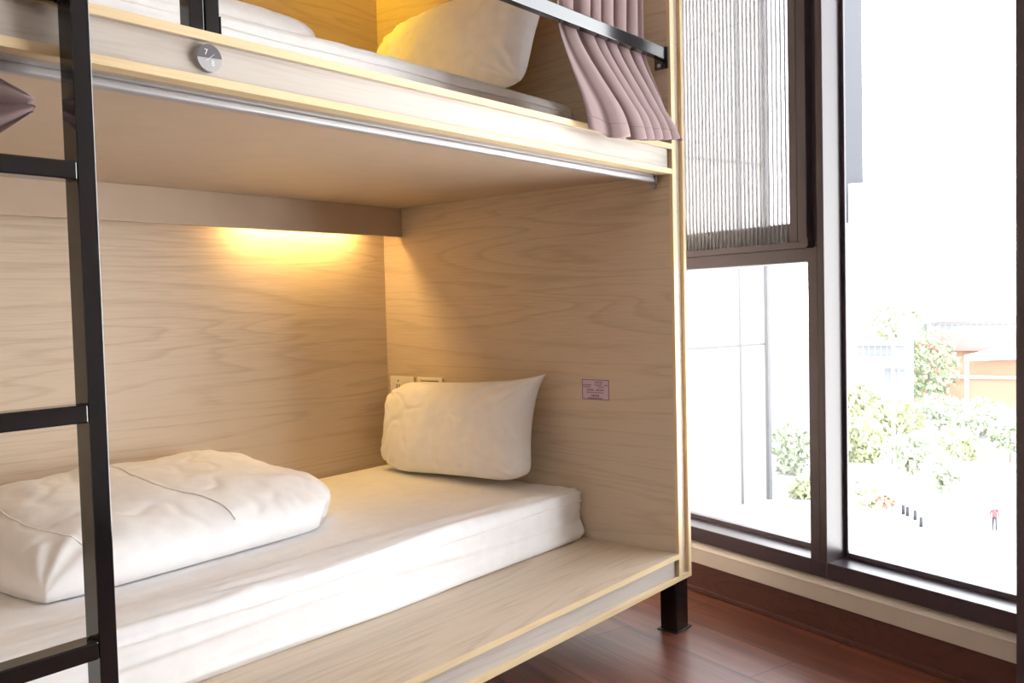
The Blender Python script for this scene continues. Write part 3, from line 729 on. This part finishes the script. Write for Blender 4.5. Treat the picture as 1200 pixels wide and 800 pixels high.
def leafmat(name, c1, c2):
    mt, nt, b = newmat(name); mp = mapping(nt, (1,1,1)); nz = N(nt, 'ShaderNodeTexNoise'); nz.inputs['Scale'].default_value = .8; nt.links.new(mp.outputs[0], nz.inputs[0])
    r = ramp(nt, [(.35, c1), (.65, c2)]); nt.links.new(nz.outputs[0], r.inputs[0]); nt.links.new(r.outputs[0], b.inputs['Base Color']); b.inputs['Roughness'].default_value = .7; return mt
LF = [leafmat('leaf_green', (.27,.33,.20), (.40,.46,.31)), leafmat('leaf_yellow', (.42,.44,.26), (.52,.53,.36)), leafmat('leaf_pale', (.38,.42,.30), (.48,.52,.40)), leafmat('leaf_red', (.55,.25,.20), (.60,.36,.26))]
BARK = plain('bark', (.33,.29,.25), .9)
def leaves(mb, c, rx, rz, n, size, rng):
    for _ in range(n):
        while True:
            p = Vector((rng.uniform(-1,1), rng.uniform(-1,1), rng.uniform(-1,1)))
            if .25 < p.length < 1: break
        q = Vector((c[0]+p.x*rx, c[1]+p.y*rx, c[2]+p.z*rz))
        a = Vector((rng.gauss(0,1), rng.gauss(0,1), rng.gauss(0,1))).normalized(); u = a.orthogonal().normalized(); v = a.cross(u)
        sz = size*rng.uniform(.6, 1.3); b_ = mb.bm
        vs = [b_.verts.new(q+u*sz*dx+v*sz*dy*.6+a*sz*dz) for dx, dy, dz in ((-1,0,0), (0,-1,.15), (1,0,0), (0,1,.15))]
        b_.faces.new(vs)
def tree(px, dist, row_top, row_low, wpx, kind, label, name='tree', n=420, size=.42, base=None):
    rng = random.Random(px*7+dist)
    p = at(px, dist); zt = zrow(px, row_top, dist); zl = zrow(px, row_low, dist)
    t = empty(name, p, label, 'tree' if name == 'tree' else 'shrub')
    tr = MB()
    if zl > G+.4 or name == 'tree':
        tr.cyl(p, (p.x, p.y, (zl+zt)/2), .22, .10, 10)
        for k_ in range(4):
            a = k_*1.6; tr.cyl((p.x, p.y, lerp(zl, zt, .1)), (p.x+math.cos(a)*1.2, p.y+math.sin(a)*1.2, lerp(zl, zt, .6)), .09, .04, 8)
        tr.build('trunk', BARK, t)
    cr = MB(); leaves(cr, (p.x, p.y, (zt+zl)/2), wpx*dist*K/2, (zt-zl)/2, n, size, rng)
    cr.build('foliage', LF[kind], t); return t
# palm
t = empty('palm_tree', at(1063, 101), 'slender palm tree standing over the balcony house', 'palm tree')
p = at(1063, 101); zc = zrow(1063, 368, 101)
MB().tube([(p.x+.25*math.sin(i*.5), p.y, lerp(G, zc, i/12)) for i in range(13)], .22, 10).build('trunk', BARK, t)
for i in range(15):
    a = i*2.4; ln = 3.0+.5*math.sin(i*3); up = .35+.75*((i*37) % 10)/10
    fm = MB(); pts = []
    for q_ in range(9):
        r_ = q_/8; pts.append(Vector((p.x+math.cos(a)*ln*r_, p.y+math.sin(a)*ln*r_, zc+up*2.4*r_-2.3*r_*r_)))
    rowsA = []
    for q_, c_ in enumerate(pts):
        wd = .42*math.sin(PI*min(1, .12+q_/8*.88))+.03; sd = Vector((-math.sin(a), math.cos(a), 0))
        rowsA.append([c_-sd*wd-Vector((0,0,wd*.5)), c_, c_+sd*wd-Vector((0,0,wd*.5))])
    fm.grid(rowsA); fm.build('frond', LF[2], t)
tree(1088, 134, 378, 470, 52, 0, 'dense green tree right beside the palm'.replace(' right', ''), n=900)
tree(1046, 86, 355, 402, 36, 2, 'pale loose tree crown in front of the white house roof', n=260)
tree(1008, 106, 448, 492, 34, 1, 'yellowish bushy tree below the narrow white house', n=420)
tree(1046, 96, 468, 512, 58, 1, 'wide yellow green tree below the balcony house', n=600)
tree(1100, 107, 462, 500, 52, 2, 'round pale tree below the dense green tree', n=420)
tree(1150, 112, 466, 520, 60, 2, 'pale green tree below the red roofed house', n=520)
tree(1185, 92, 492, 530, 36, 2, 'small round tree near the hedge by the post', n=260)
tree(1107, 68, 528, 578, 30, 2, 'young tree with a thin crown on the open plaza', n=260, size=.3)
tree(1010, 84, 486, 552, 42, 1, 'tall yellow green shrub beside the window mullion', n=460)
tree(1066, 77, 508, 552, 40, 2, 'sparse shrub row at the edge of the plaza', 'shrub', n=260)
tree(1120, 90, 502, 546, 44, 1, 'yellow flowering shrub behind the open plaza', 'shrub', n=260)
tree(926, 84, 488, 560, 40, 2, 'pale tree seen through the lower fixed pane', n=360)
tree(940, 74, 556, 592, 26, 1, 'yellow shrub seen low through the lower fixed pane', 'shrub', n=200)
tree(1018, 66, 572, 594, 30, 1, 'yellow flower bush on the plaza', 'shrub', n=180, size=.25)
tree(1036, 63, 580, 594, 20, 3, 'small red flower bush on the plaza', 'shrub', n=120, size=.25)
def hedge(px0, px1, dist, row_top, label):
    c = at((px0+px1)/2, dist); t = empty('hedge', c, label, 'hedge'); Mt = bldmat((px0+px1)/2, dist); k = dist*K
    zt = zrow((px0+px1)/2, row_top, dist)-G; L = (px1-px0)*k; mb = MB(); rng = random.Random(px0)
    bx(mb, Mt, -L/2, L/2, 0, 1.6, 0, zt*.9)
    for _ in range(int(L*26)):
        q_ = Mt @ Vector((rng.uniform(-L/2, L/2), rng.uniform(-.15, 1.7), rng.uniform(.1, zt))); leaves(mb, q_, .25, .2, 1, .22, rng)
    mb.build('foliage', LF[2], t)
    bx(MB(), Mt, -L/2-.2, L/2+.2, -.35, 1.9, 0, .16).build('kerb', C['lightgrey'], t)
hedge(1134, 1215, 80, 543, 'clipped pale green hedge on the plaza behind the walking person')
hedge(996, 1076, 80, 545, 'clipped yellowish hedge on the plaza beside the mullion')

# person in red walking on the plaza, one skinned figure
def person(px, dist):
    p = at(px, dist); h = az(px); r = Vector((h.y, -h.x, 0))
    t = empty('person', p, 'person in a red top and dark trousers walking across the plaza', 'person')
    def P(x, y, z): return p+r*x+h*y+Vector((0,0,z))
    J = {'pel': (0,0,.95,.13), 'che': (0,0,1.28,.15), 'nec': (0,0,1.46,.055), 'hea': (0,-.02,1.60,.095), 'top': (0,0,1.70,.07)}
    for s_, n_ in ((-1,'l'), (1,'r')):
        J['sh'+n_] = (s_*.18,0,1.40,.06); J['el'+n_] = (s_*.25,-.05*s_,1.14,.045); J['wr'+n_] = (s_*.24,-.12,.92,.032); J['ha'+n_] = (s_*.235,-.15,.84,.035)
        J['hi'+n_] = (s_*.09,0,.88,.085); J['kn'+n_] = (s_*.10,-.13*s_,.48,.06); J['an'+n_] = (s_*.10,-.06*s_+(.12 if s_ > 0 else 0),.09,.042); J['to'+n_] = (s_*.11,-.06*s_-.16+(.12 if s_ > 0 else 0),.045,.038)
    E = [('pel','che'), ('che','nec'), ('nec','hea'), ('hea','top')]
    for n_ in 'lr': E += [('che','sh'+n_), ('sh'+n_,'el'+n_), ('el'+n_,'wr'+n_), ('wr'+n_,'ha'+n_), ('pel','hi'+n_), ('hi'+n_,'kn'+n_), ('kn'+n_,'an'+n_), ('an'+n_,'to'+n_)]
    ks = list(J); me = bpy.data.meshes.new('body'); W = wloc(t)
    me.from_pydata([P(*J[k_][:3])-W for k_ in ks], [(ks.index(a_), ks.index(b_)) for a_, b_ in E], [])
    o = bpy.data.objects.new('body', me); COL.objects.link(o); o.parent = t
    o.modifiers.new('skin', 'SKIN'); sv = me.skin_vertices[0].data
    for i_, k_ in enumerate(ks): sv[i_].radius = (J[k_][3],)*2; sv[i_].use_root = (k_ == 'pel')
    sd = o.modifiers.new('sub', 'SUBSURF'); sd.levels = 2; sd.render_levels = 2
    mt, nt, b = newmat('clothed_figure'); tc_ = N(nt, 'ShaderNodeTexCoord'); sx_ = N(nt, 'ShaderNodeSeparateXYZ'); nt.links.new(tc_.outputs['Object'], sx_.inputs[0])
    mr = N(nt, 'ShaderNodeMapRange'); mr.inputs['From Max'].default_value = 1.8; nt.links.new(sx_.outputs['Z'], mr.inputs[0])
    rr = ramp(nt, [(0, (.05,.05,.06)), (.53, (.42,.07,.08)), (.815, (.50,.34,.26)), (.91, (.05,.04,.04))]); rr.color_ramp.interpolation = 'CONSTANT'
    nt.links.new(mr.outputs[0], rr.inputs[0]); nt.links.new(rr.outputs[0], b.inputs['Base Color']); me.materials.append(mt)
person(1165, 67)
for i, (px, d_) in enumerate(((1057, 70), (1062, 69.5), (1071, 68.5), (1078, 66.5))):
    p = at(px, d_); o = MB().cyl(p, (p.x, p.y, G+.6), .12, .10, 12).sphere((p.x, p.y, G+.6), .11, 2, (1,1,.6)).build('bollard', C['grey'], smooth=True)
    tag(o, 'short dark bollard in the row across the plaza', 'bollard', 'row of bollards on the plaza')

for o in bpy.data.objects:
    if '_w' in o: del o['_w']
